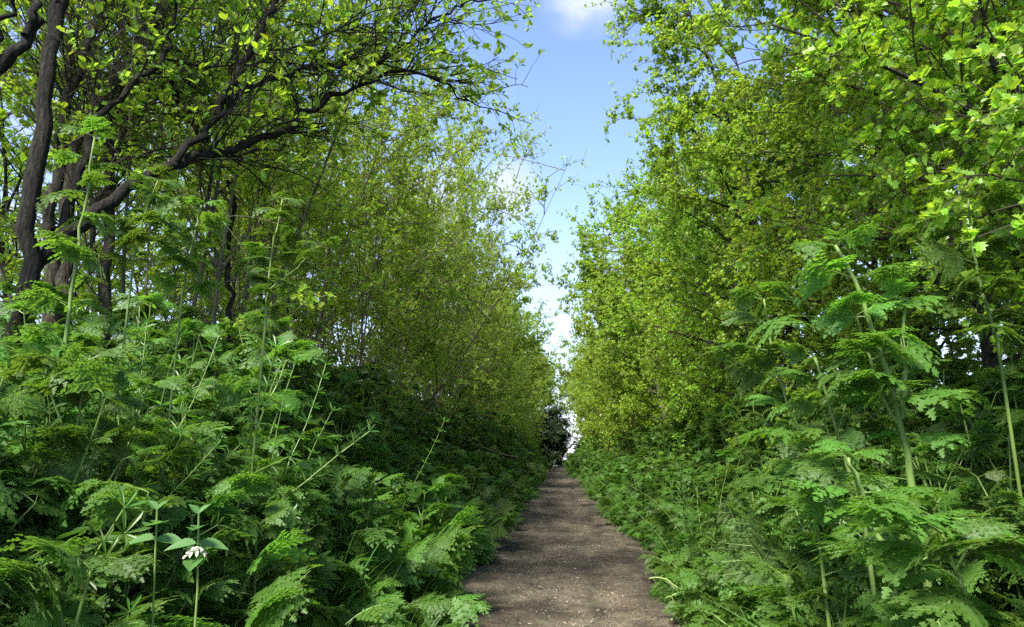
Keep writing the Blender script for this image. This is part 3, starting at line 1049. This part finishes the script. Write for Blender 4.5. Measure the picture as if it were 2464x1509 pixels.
# the far bank growth beyond what one can tell apart: one object, the same plants set out by geometry nodes
arr = np.array([(x, y, u) for x, y, u, s in mass])
kinds = np.array([herb_kind(u, rg) for u in arr[:, 2]])
libs = low + mid + tall
pick = np.array([(0, 3, 6)[k] + rg.integers(0, (3, 3, 4)[k]) for k in kinds])
me = bpy.data.meshes.new('undergrowth')
me.vertices.add(len(arr))
me.vertices.foreach_set('co', np.c_[arr[:, 0], arr[:, 1], gz(arr[:, 0], arr[:, 1])].astype(np.float32).reshape(-1))
a_ = me.attributes.new('pick', 'INT', 'POINT')
a_.data.foreach_set('value', pick.astype(np.int32))
a_ = me.attributes.new('size', 'FLOAT', 'POINT')
a_.data.foreach_set('value', (rg.uniform(.85, 1.15, len(arr)) * np.where(arr[:, 0] < 0, 1.12, 1)).astype(np.float32))
a_ = me.attributes.new('turn', 'FLOAT_VECTOR', 'POINT')
a_.data.foreach_set('vector', np.c_[rg.normal(0, .08, (len(arr), 2)), rg.uniform(0, 2 * PI, len(arr))].astype(np.float32).reshape(-1))
o = bpy.data.objects.new('undergrowth', me)
C.objects.link(o)
gt = bpy.data.node_groups.new('undergrowth', 'GeometryNodeTree')
gt.interface.new_socket('Geometry', in_out='INPUT', socket_type='NodeSocketGeometry')
gt.interface.new_socket('Geometry', in_out='OUTPUT', socket_type='NodeSocketGeometry')
gi, go = gt.nodes.new('NodeGroupInput'), gt.nodes.new('NodeGroupOutput')
jn = gt.nodes.new('GeometryNodeJoinGeometry')


def named(nm, ty):
    q = gt.nodes.new('GeometryNodeInputNamedAttribute')
    q.data_type = ty
    q.inputs['Name'].default_value = nm
    return q.outputs['Attribute']


at_pick, at_size, at_turn = named('pick', 'INT'), named('size', 'FLOAT'), named('turn', 'FLOAT_VECTOR')
for k, pl in enumerate(libs):
    j2 = gt.nodes.new('GeometryNodeJoinGeometry')
    for ch in pl.children:
        oi = gt.nodes.new('GeometryNodeObjectInfo')
        oi.inputs['Object'].default_value = ch
        gt.links.new(oi.outputs['Geometry'], j2.inputs[0])
    cmp_ = gt.nodes.new('FunctionNodeCompare')
    cmp_.data_type = 'INT'
    cmp_.operation = 'EQUAL'
    ii_ = [q for q in cmp_.inputs if q.type == 'INT']
    gt.links.new(at_pick, ii_[0])
    ii_[1].default_value = k
    ip = gt.nodes.new('GeometryNodeInstanceOnPoints')
    gt.links.new(gi.outputs[0], ip.inputs['Points'])
    gt.links.new(cmp_.outputs[0], ip.inputs['Selection'])
    gt.links.new(j2.outputs[0], ip.inputs['Instance'])
    gt.links.new(at_turn, ip.inputs['Rotation'])
    gt.links.new(at_size, ip.inputs['Scale'])
    gt.links.new(ip.outputs[0], jn.inputs[0])
gt.links.new(jn.outputs[0], go.inputs[0])
md = o.modifiers.new('undergrowth', 'NODES')
md.node_group = gt
tag(o, 'dense far bank growth of cow parsley along both sides of the path', 'undergrowth', kind='stuff')
print('mass', time.time() - T0)

# traced tall stalks
tr_id = [0]


def traced_plant(stems, label, group=None, fsize=(.13, .2), name='cow_parsley', seed=0, stalk=M_STALK):
    """each stem: (points, width0 px, width1 px); points (px, py, depth); the first stem runs to the ground"""
    rg = np.random.default_rng(900 + seed)
    root = empty(name)
    lf, sk2 = MB(), MB()
    for si, (pts, w0, w1) in enumerate(stems):
        Q = limb_pts(pts, 16, .002, seed + si)
        if si == 0:
            b = Q[0].copy()
            b2 = np.array([b[0] + .05 * np.sign(b[0]), b[1] + .03, float(gz(b[0], b[1])) - .03])
            ext = np.stack([b2 * (1 - q) + b * q for q in (0, .33, .66)])
            Q = np.r_[ext, Q]
        K = len(Q)
        r = np.linspace(px_r(w0, pts[0][2]), px_r(w1, pts[-1][2]), K)
        m = MB()
        m.tubes(Q[None], r[None], 9, 0)
        m.build('stem', [stalk], root, smooth=True)
        L = np.linalg.norm(np.diff(Q, axis=0), axis=1).sum()
        k = max(3, int(L / .17))
        tn = np.linspace(.2, 1, k)
        p, tan = interp(Q[None], np.zeros(k, int), tn)
        for pi_, (pp, t2) in enumerate(zip(p, tan)):
            nn = 2 if pi_ < k - 1 else 4
            a = rg.uniform(0, 2 * PI) + np.arange(nn) * 2.4
            D = np.c_[np.cos(a), np.sin(a), rg.uniform(.0, .6, nn)]
            add_fronds(lf, sk2, np.tile(pp, (nn, 1)), D, rg.uniform(*fsize, nn) * (.9 if pi_ < k - 1 else .6), rg, FR)
    lf.build('foliage', [M_COW], root)
    sk2.build('leaf_stalks', [stalk], root)
    return tag(root, label, 'cow parsley', group)


G = 'tall cow parsley stalks nearest the camera'
traced_plant([([(150, 900, 2.1), (172, 700, 2.1), (195, 560, 2.1), (208, 470, 2.1), (228, 330, 2.1)], 15, 6)], 'tallest cow parsley at the left with a thick upright stalk before the dark trunks', G, (.11, .17), seed=1)
traced_plant([([(640, 760, 2.6), (652, 620, 2.6), (680, 480, 2.6)], 8, 4), ([(645, 700, 2.6), (720, 640, 2.6), (770, 590, 2.6)], 5, 3)], 'cow parsley with two straight diverging stalks below the broken limb on the left', G, (.09, .14), seed=2)
traced_plant([([(440, 700, 2.4), (470, 560, 2.4), (485, 495, 2.4)], 7, 5)], 'slim cow parsley stalk in front of the dead stem on the left', G, (.09, .14), seed=3)
traced_plant([([(320, 640, 2.2), (345, 520, 2.2), (380, 435, 2.2)], 7, 5)], 'slim leaning cow parsley just right of the thick upright stalk', G, (.09, .14), seed=4)
traced_plant([([(2215, 1290, 1.9), (2190, 1150, 1.9), (2170, 1010, 1.9), (2130, 880, 1.9), (2095, 780, 1.9), (2060, 670, 1.9), (2010, 590, 1.9)], 24, 10),
              ([(2168, 1010, 1.9), (2180, 900, 1.9), (2172, 800, 1.9), (2180, 720, 1.9)], 17, 8),
              ([(2160, 1020, 1.9), (2120, 950, 1.9), (2090, 850, 1.9), (2060, 760, 1.9)], 11, 5)], 'largest cow parsley on the right with a thick stalk forking in three', G, (.13, .2), seed=5)
traced_plant([([(2080, 1250, 2.0), (2030, 1090, 2.0), (1990, 950, 2.0), (1960, 860, 2.0)], 14, 8)], 'cow parsley stalk leaning left just beside the forked one', G, (.12, .18), seed=6)
traced_plant([([(1960, 1200, 2.2), (1930, 1060, 2.2), (1870, 900, 2.2), (1838, 720, 2.2)], 11, 5)], 'long thin cow parsley stalk leaning towards the path on the right', G, (.14, .22), seed=7)
traced_plant([([(2140, 1340, 1.7), (2100, 1260, 1.7), (2060, 1150, 1.7), (2040, 1100, 1.7)], 18, 11)], 'short thick ribbed stalk bent over low on the right bank', G, (.14, .2), seed=8)
traced_plant([([(2400, 820, 2.1), (2362, 700, 2.1), (2340, 600, 2.1), (2330, 480, 2.1)], 10, 6)], 'upright cow parsley stalk before the dark trunk near the right edge', G, (.14, .2), seed=9)
traced_plant([([(2320, 1420, 1.45), (2280, 1320, 1.45), (2250, 1250, 1.45)], 14, 7)], 'broad-leaved cow parsley hanging over the lower right corner', G, (.18, .24), seed=10)

# cleavers
def cleavers(seed, L=.62, n=6):
    rg = np.random.default_rng(seed)
    root = empty('cleavers')
    st_, lf = MB(), MB()
    a = rg.uniform(0, 2 * PI, n)
    D = np.c_[np.cos(a) * .35, np.sin(a) * .35, np.ones(n)]
    P = grow(np.c_[np.cos(a), np.sin(a), 0 * a] * .05 - UP * .03, D, rg.uniform(.7, 1.15, n) * L, 9, .09, -.03, rg)
    st_.tubes(P, taper(.0022, .0015, n, 9), 4)
    T = half_leaf([(0, 0), (.06, .3), (.09, .75), (0, 1)], .2, .2)
    for i in range(n):
        k = int(L / .055)
        t = np.linspace(.12, .995, k)
        p, tan = interp(P, np.full(k, i), t)
        nl = 7
        pp, tt_ = np.repeat(p, nl, 0), np.repeat(tan, nl, 0)
        A = unit(np.cross(tt_, [0.3, .5, .1]))
        B_ = np.cross(tt_, A)
        th = np.tile(np.arange(nl) / nl * 2 * PI, k) + np.repeat(rg.uniform(0, 1, k), nl)
        opened = np.repeat(np.linspace(.15, .9, k) ** 2 * .9, nl)[:, None]
        D_ = unit(A * np.cos(th)[:, None] + B_ * np.sin(th)[:, None] + tt_ * (.15 + opened))
        lf.scatter(T, frames(D_, tt_, rg.uniform(.026, .045, len(pp))), pp, np.clip(rg.normal(.5, .25, len(pp)), 0, 1))
    st_.build('stem', [M_STALK], root)
    lf.build('foliage', [M_CLV], root)
    return root


clv = [cleavers(400 + k, (.75, .9, .6)[k]) for k in range(3)]
rg = np.random.default_rng(55)
for k in range(34):
    if k < 24:
        y = rg.uniform(1.6, 3.4)
        x = -.74 - rg.uniform(.4, 1.1)
        lb = 'spindly cleavers with whorled narrow leaves among cow parsley below the dark leaning tree'
        g = 'cleavers on the left bank'
    else:
        y = rg.uniform(3, 8)
        x = rg.uniform(.95, 1.5) * (1 if k % 2 else -1)
        lb = 'spindly cleavers rising from the ' + ('right' if x > 0 else 'left') + ' bank along the middle stretch'
        g = 'cleavers along the ' + ('right bank' if x > 0 else 'left bank')
    o = place(clv[k % 3], x, y, rg.uniform(0, 6.28), rg.uniform(.9, 1.3), lb, 'cleavers', g)
    o.rotation_euler = (rg.normal(0, .15), rg.uniform(.0, .35) * (1 if x < 0 else -1), o.rotation_euler[2])

# white dead-nettle
dn = empty('dead_nettle')
tag(dn, 'white dead-nettle with pale toothed leaves and a ring of white flowers, low at the left', 'dead-nettle')
lf, stb, fl = MB(), MB(), MB()
rg = np.random.default_rng(66)
for (px, py, Yd, nw) in ((378, 1225, 1.42, 3), (478, 1235, 1.40, 4)):
    top = at(px, py, Yd)
    bot = np.array([top[0] + .02, top[1] + .03, float(gz(top[0], top[1])) - .02])
    P = np.stack([bot * (1 - q) + top * q for q in np.linspace(0, 1, 8)])
    P[1:-1, :2] += rg.normal(size=(6, 2)) * .004
    stb.tubes(P[None], np.linspace(.003, .0018, 8)[None], 6)
    for j in range(nw):
        c = top - UP * (.001 + .026 * j) + np.array([0, 0, 0])
        a0 = (j % 2) * PI / 2 + (.25 if nw == 4 else .1)
        s = (.026, .048, .058, .05)[j]
        for a in (a0, a0 + PI):
            D = np.array([[math.cos(a), math.sin(a), (1.3, .25, .0, -.1)[j]]])
            lf.scatter(LEAF_SERR, frames(D, np.array([[-.0, -.35, 1.0]]), np.array([s * 1.0])), c[None], np.array([.6]))
        if j == 2 and nw == 4:
            for a in rg.uniform(0, 2 * PI, 10):
                D = np.array([[math.cos(a), math.sin(a), rg.uniform(.2, 1.2)]])
                cc = c - UP * .012 + D[0] * .004
                pth = grow(cc[None], D, np.array([.014]), 4, 0, -.5, rg)
                fl.tubes(pth, np.array([[.0018, .0025, .0035, .0045]]), 6)
                fl.scatter(LEAF_OVALS, frames(D * np.array([[1, 1, -1.2]]), UP[None], np.array([.011])), pth[:, -1], np.array([.5]))
stb.build('stem', [M_STALK], dn)
lf.build('foliage', [M_NET], dn)
fl.build('flowers', [M_WHITE], dn)

# young nettles among the cow parsley
def nettle(seed, H):
    rg = np.random.default_rng(seed)
    root = empty('nettle')
    st_, lf = MB(), MB()
    n = 3
    a = rg.uniform(0, 2 * PI, n)
    P = grow(np.c_[np.cos(a), np.sin(a), 0 * a] * .05 - UP * .03, np.c_[np.cos(a) * .12, np.sin(a) * .12, np.ones(n)], rg.uniform(.75, 1.05, n) * H, 9, .03, 0, rg)
    st_.tubes(P, taper(.0028, .0015, n, 9), 6)
    for i in range(n):
        k = int(H / .06)
        t = np.linspace(.25, .99, k)
        p, tan = interp(P, np.full(k, i), t)
        for j in range(k):
            a0 = (j % 2) * PI / 2 + i
            s_ = .075 * math.sin(PI * min(1, .25 + .75 * (1 - j / k))) + .02
            for a1 in (a0, a0 + PI):
                D = np.array([[math.cos(a1), math.sin(a1), .25 - .5 * (1 - j / k) + .5 * (j == k - 1)]])
                lf.scatter(LEAF_SERR, frames(D, np.array([[rg.normal(0, .15), rg.normal(0, .15), 1.0]]), np.array([s_ * rg.uniform(.85, 1.1)])), p[j:j + 1] + D * .008, np.array([rg.uniform(.3, .7)]))
    st_.build('stem', [M_STALK], root)
    lf.build('foliage', [M_NET], root)
    return root


net = [nettle(700, .5), nettle(701, .65)]
rg = np.random.default_rng(71)
for k, (x, y) in enumerate(((-1.35, 2.0), (-1.0, 1.75), (-1.5, 3.1), (-1.25, 4.4), (-1.4, 6.2), (1.15, 2.6), (1.35, 3.8), (1.2, 5.6), (-.8, 2.15), (1.0, 2.15))):
    wh = ('near the left edge of the photo', 'beside the white-flowered dead-nettle', 'below the dark leaning tree', 'below the arching dark limb', 'under the first shrub of the left hedge', 'under the forked thick stalk on the right',
          'under the first hawthorn on the right', 'under the second hawthorn on the right', 'just in front of the grass tufts at the left', 'by the bent ribbed stalk on the right')[k]
    place(net[k % 2], x, y, rg.uniform(0, 6.28), rg.uniform(.85, 1.1), f'young nettle with paired toothed leaves {wh}', 'nettle', 'nettles among the cow parsley')

# grass
def grass(mb, c, n, L, rg, spread=.12, w=.0035):
    a = rg.uniform(0, 2 * PI, n)
    rr = rg.uniform(0, spread, n)
    P0 = c + np.c_[np.cos(a) * rr, np.sin(a) * rr, np.zeros(n)]
    D = np.c_[np.cos(a) * .45, np.sin(a) * .45, np.ones(n)] + rg.normal(size=(n, 3)) * .15
    K = 7
    Pp = grow(P0, D, rg.uniform(.5, 1.1, n) * L, K, .03, -.16, rg)
    T = unit(np.gradient(Pp, axis=1))
    sd = unit(np.cross(T, np.broadcast_to(rg.normal(size=(n, 1, 3)) * .4 + UP, T.shape)))
    wd = (np.array([1, 1, 1, .9, .75, .5, .1]) * w)[None, :, None]
    V = np.stack([Pp - sd * wd, Pp + sd * wd], 2)
    i = np.arange(n)[:, None] * K * 2
    j = np.arange(K - 1)[None] * 2
    q = np.stack([i + j, i + j + 1, i + j + 3, i + j + 2], -1).reshape(-1, 4)
    mb.add(V.reshape(-1, 3), [q], 0, np.repeat(np.clip(rg.normal(.5, .25, n), 0, 1), K * 2))


def grass_proto(seed, n, L):
    rg = np.random.default_rng(seed)
    m = MB()
    grass(m, np.zeros(3), n, L, rg)
    return m.build('grass_tuft', [M_GRS])


gp = [grass_proto(500, 150, .42), grass_proto(501, 110, .32)]
gspots = [(-.70, 3.2, 1.2, 'large soft grass tuft left of the path at the bottom of the photo'), (-.86, 2.95, 1.1, 'soft grass tuft tucked behind the large one left of the path'), (-.64, 3.6, .75, 'small grass tuft at the left edge of the bare earth nearest the camera'),
          (.92, 3.15, 1.25, 'long-bladed grass tuft arching over the right path edge'), (1.1, 2.9, 1.3, 'largest grass tuft among the cow parsley at the bottom right'), (1.0, 3.5, 1.0, 'grass tuft behind the fallen stalks right of the path'),
          (-.80, 3.75, 1.0, 'narrow grass tuft on the left bank just behind the small one'), (-1.35, 4.6, 1.5, 'tall long-bladed grass tuft high on the left bank below the first shrub'),
          (-1.55, 3.3, 1.7, 'tall grass tuft among cleavers before the dark leaning tree'), (-1.2, 3.7, 1.6, 'tall grass tuft between the nettle and the dark leaning tree'),
          (-1.3, 5.8, 1.6, 'tall grass tuft on the left bank by the second shrub'), (-1.45, 7.2, 1.6, 'tall grass tuft on the left bank by the third shrub'),
          (.84, 5.0, .9, 'grass tuft at the right path edge by the third hawthorn'), (-.86, 5.6, .9, 'grass tuft at the left path edge by the first shrub'), (1.02, 7.2, .8, 'grass tuft at the right path edge by the fourth hawthorn')]
for k, (x, y, s, lb) in enumerate(gspots):
    src = gp[k % 2]
    o = src if k < 2 else src.copy()
    if k >= 2:
        C.objects.link(o)
    o.location = (x, y, float(gz(x, y)))
    o.rotation_euler = (0, 0, k * 1.3)
    o.scale = (s, s, s)
    tag(o, lb, 'grass tuft', 'grass tufts beside the path')
m = MB()
rg = np.random.default_rng(67)
for k in range(800):
    y = 2.5 + 30 * rg.random() ** 1.8
    sd = rg.choice([-1, 1])
    x = float(center(y)) + sd * (float(halfw(y)) + rg.uniform(.02, 1.3))
    grass(m, np.array([x, y, float(gz(x, y)) - .01]), 26, .12 + .6 * min(1, max(0, (abs(x) - .85))), rg, .09, .0025)
o = m.build('grass', [M_GRS])
tag(o, 'thin grass growing through the banks on both sides of the path', 'grass', kind='stuff')

# seedlings and trampled sprigs creeping in from both edges of the path
sp_l, rg = MB(), np.random.default_rng(88)
n = 420
y = 2.8 + 16 * rg.random(n) ** 1.5
sd = rg.choice([-1, 1], n)
x = center(y) + sd * (halfw(y) + rg.normal(-.03, .09, n) + .30 * (vnoise(y, sd * 9.0 + 40, 6, .8) - .4))
z = rise(y) + np.where(np.abs(x - center(y)) > halfw(y), bank(x, y), 0) + .004
a = rg.uniform(0, 2 * PI, n)
D = np.c_[np.cos(a), np.sin(a), rg.uniform(.15, .9, n)]
add_fronds(sp_l, sp_l, np.c_[x, y, z], D, rg.uniform(.05, .13, n), rg, FR, mats=(0, 1))
o = sp_l.build('weeds', [M_COW, M_STALK])
tag(o, 'small seedlings and sprigs creeping over both edges of the bare path', 'weeds', kind='stuff')

# fallen, wilting stalk at the right path edge
fs = empty('fallen_stalk')
tag(fs, 'broken wilting stalk bent down onto the right edge of the path', 'fallen stalk')


def low_pt(px, py):
    d = ray(px, py)
    t = 4.0
    for _ in range(30):
        p = CAM + d * t
        t += (p[2] - float(rise(p[1]))) / max(.05, -d[2]) * .8
    return CAM + d * t


g0 = low_pt(1600, 1500)
Yf = float(g0[1])
k1 = limb_pts([(1700, 1400, Yf + .1), (1640, 1425, Yf), (1595, 1385, Yf), (1562, 1392, Yf)], 12, .002, 1)
k2 = limb_pts([(1562, 1392, Yf), (1560, 1430, Yf), (1572, 1460, Yf)], 8, .002, 2)
k3 = limb_pts([(1720, 1440, Yf + .1), (1670, 1425, Yf), (1640, 1420, Yf), (1600, 1440, Yf)], 10, .003, 3)
for q, r0, mt in ((k1, .007, M_STALKY), (k2, .004, M_TWIG), (k3, .006, M_STALKY)):
    m = MB()
    m.tubes(q[None], np.linspace(r0, r0 * .6, len(q))[None], 7)
    m.build('stem', [mt], fs, smooth=True)
lf, sk = MB(), MB()
rg = np.random.default_rng(12)
for q in (k1, k3):
    n = 7
    p, _ = interp(q[None], np.zeros(n, int), rg.uniform(0, 1, n))
    D = np.c_[rg.normal(size=(n, 2)) * .5, -np.ones(n) * .9]
    add_fronds(lf, sk, p, D, rg.uniform(.09, .16, n), rg, FR)
lf.build('foliage', [M_COW], fs)
sk.build('leaf_stalks', [M_STALKY], fs)

# petals, chips, pebbles and crumbs lying on the path
rg = np.random.default_rng(13)


def on_path(n, ymax=22, wide=1.0):
    y = 3.0 + (ymax - 3) * rg.random(n) ** 1.7
    u = rg.normal(0.1, .5, n).clip(-1.1, 1.1) * wide
    x = center(y) + u * halfw(y)
    U_ = u * halfw(y) / (halfw(y) + .28)
    z = rise(y) + 0.10 * np.clip(np.abs(U_) - 0.72, 0, 1)
    z += (vnoise(x, y, 2, 0.5) - .5) * 0.06 + (vnoise(x, y, 3, 0.16) - .5) * 0.034 + (vnoise(x, y, 4, 0.06) - .5) * 0.009 + (vnoise(x + .3, y * .8, 5, 0.028) - .5) * 0.006
    z -= 0.025 * np.exp(-((U_ - 0.15 + .15 * np.sin(y)) / 0.3) ** 2)
    return np.c_[x, y, z]


def scat(name, label, n, T, size, mat, flat=.3, lift=.001, kind='stuff', cat='litter', wide=1.0):
    P = on_path(n, wide=wide) + UP * lift
    a = rg.uniform(0, 2 * PI, n)
    D = np.c_[np.cos(a), np.sin(a), rg.normal(0, flat * .4, n)]
    m = MB()
    m.scatter(T, frames(D, UP + rg.normal(size=(n, 3)) * flat, rg.uniform(size[0], size[1], n)), P, rg.random(n))
    o = m.build(name, [mat])
    return tag(o, label, cat, kind=kind)


oct_ = (np.array([[1, 0, 0], [-1, .1, 0], [0, .7, 0], [.1, -.8, 0], [0, 0, .45], [0, 0, -.45], [.6, .5, .2], [-.5, -.6, .25]]), [np.array([[0, 6, 4], [6, 2, 4], [2, 1, 4], [1, 7, 4], [7, 3, 4], [3, 0, 4], [2, 0, 5], [1, 2, 5], [3, 1, 5], [0, 3, 5]])])
scat('petal_litter', 'small white petals and flakes scattered over the path', 70, LEAF_OVALS, (.012, .028), M_WHITE, .3, .004)
scat('straw_litter', 'straw-coloured chips and husks trodden into the path', 1500, (half_leaf([(0, 0), (.12, .5), (0, 1)], .3, .2)), (.010, .03), M_CHIP, .3, .003)
scat('gravel', 'small stones and crumbs of earth loose on the path', 1800, oct_, (.002, .006), M_STONE, .4, .002, cat='gravel')
M_CRUMB = noise_mat('earth_crumb', [(0.05, 0.04, 0.03), (0.11, 0.09, 0.07)], (14, 14, 14), 0.9, 0.2)
scat('soil_crumbs', 'dark crumbs of loose soil on the path', 5000, oct_, (.002, .009), M_CRUMB, .4, .002, cat='soil', wide=1.15)
scat('leaf_litter', 'dry brown leaf scraps and bits of twig on the path', 500, LEAF_HAWM, (.012, .03), M_DEAD, .5, .004)
for p_ in near_r + far_r + near_l + far_l + back:
    assert p_.name in used, p_.name
for p_ in low + mid + tall + clv:
    if p_.name not in used:
        print('unused', p_.name)
print('done', time.time() - T0)
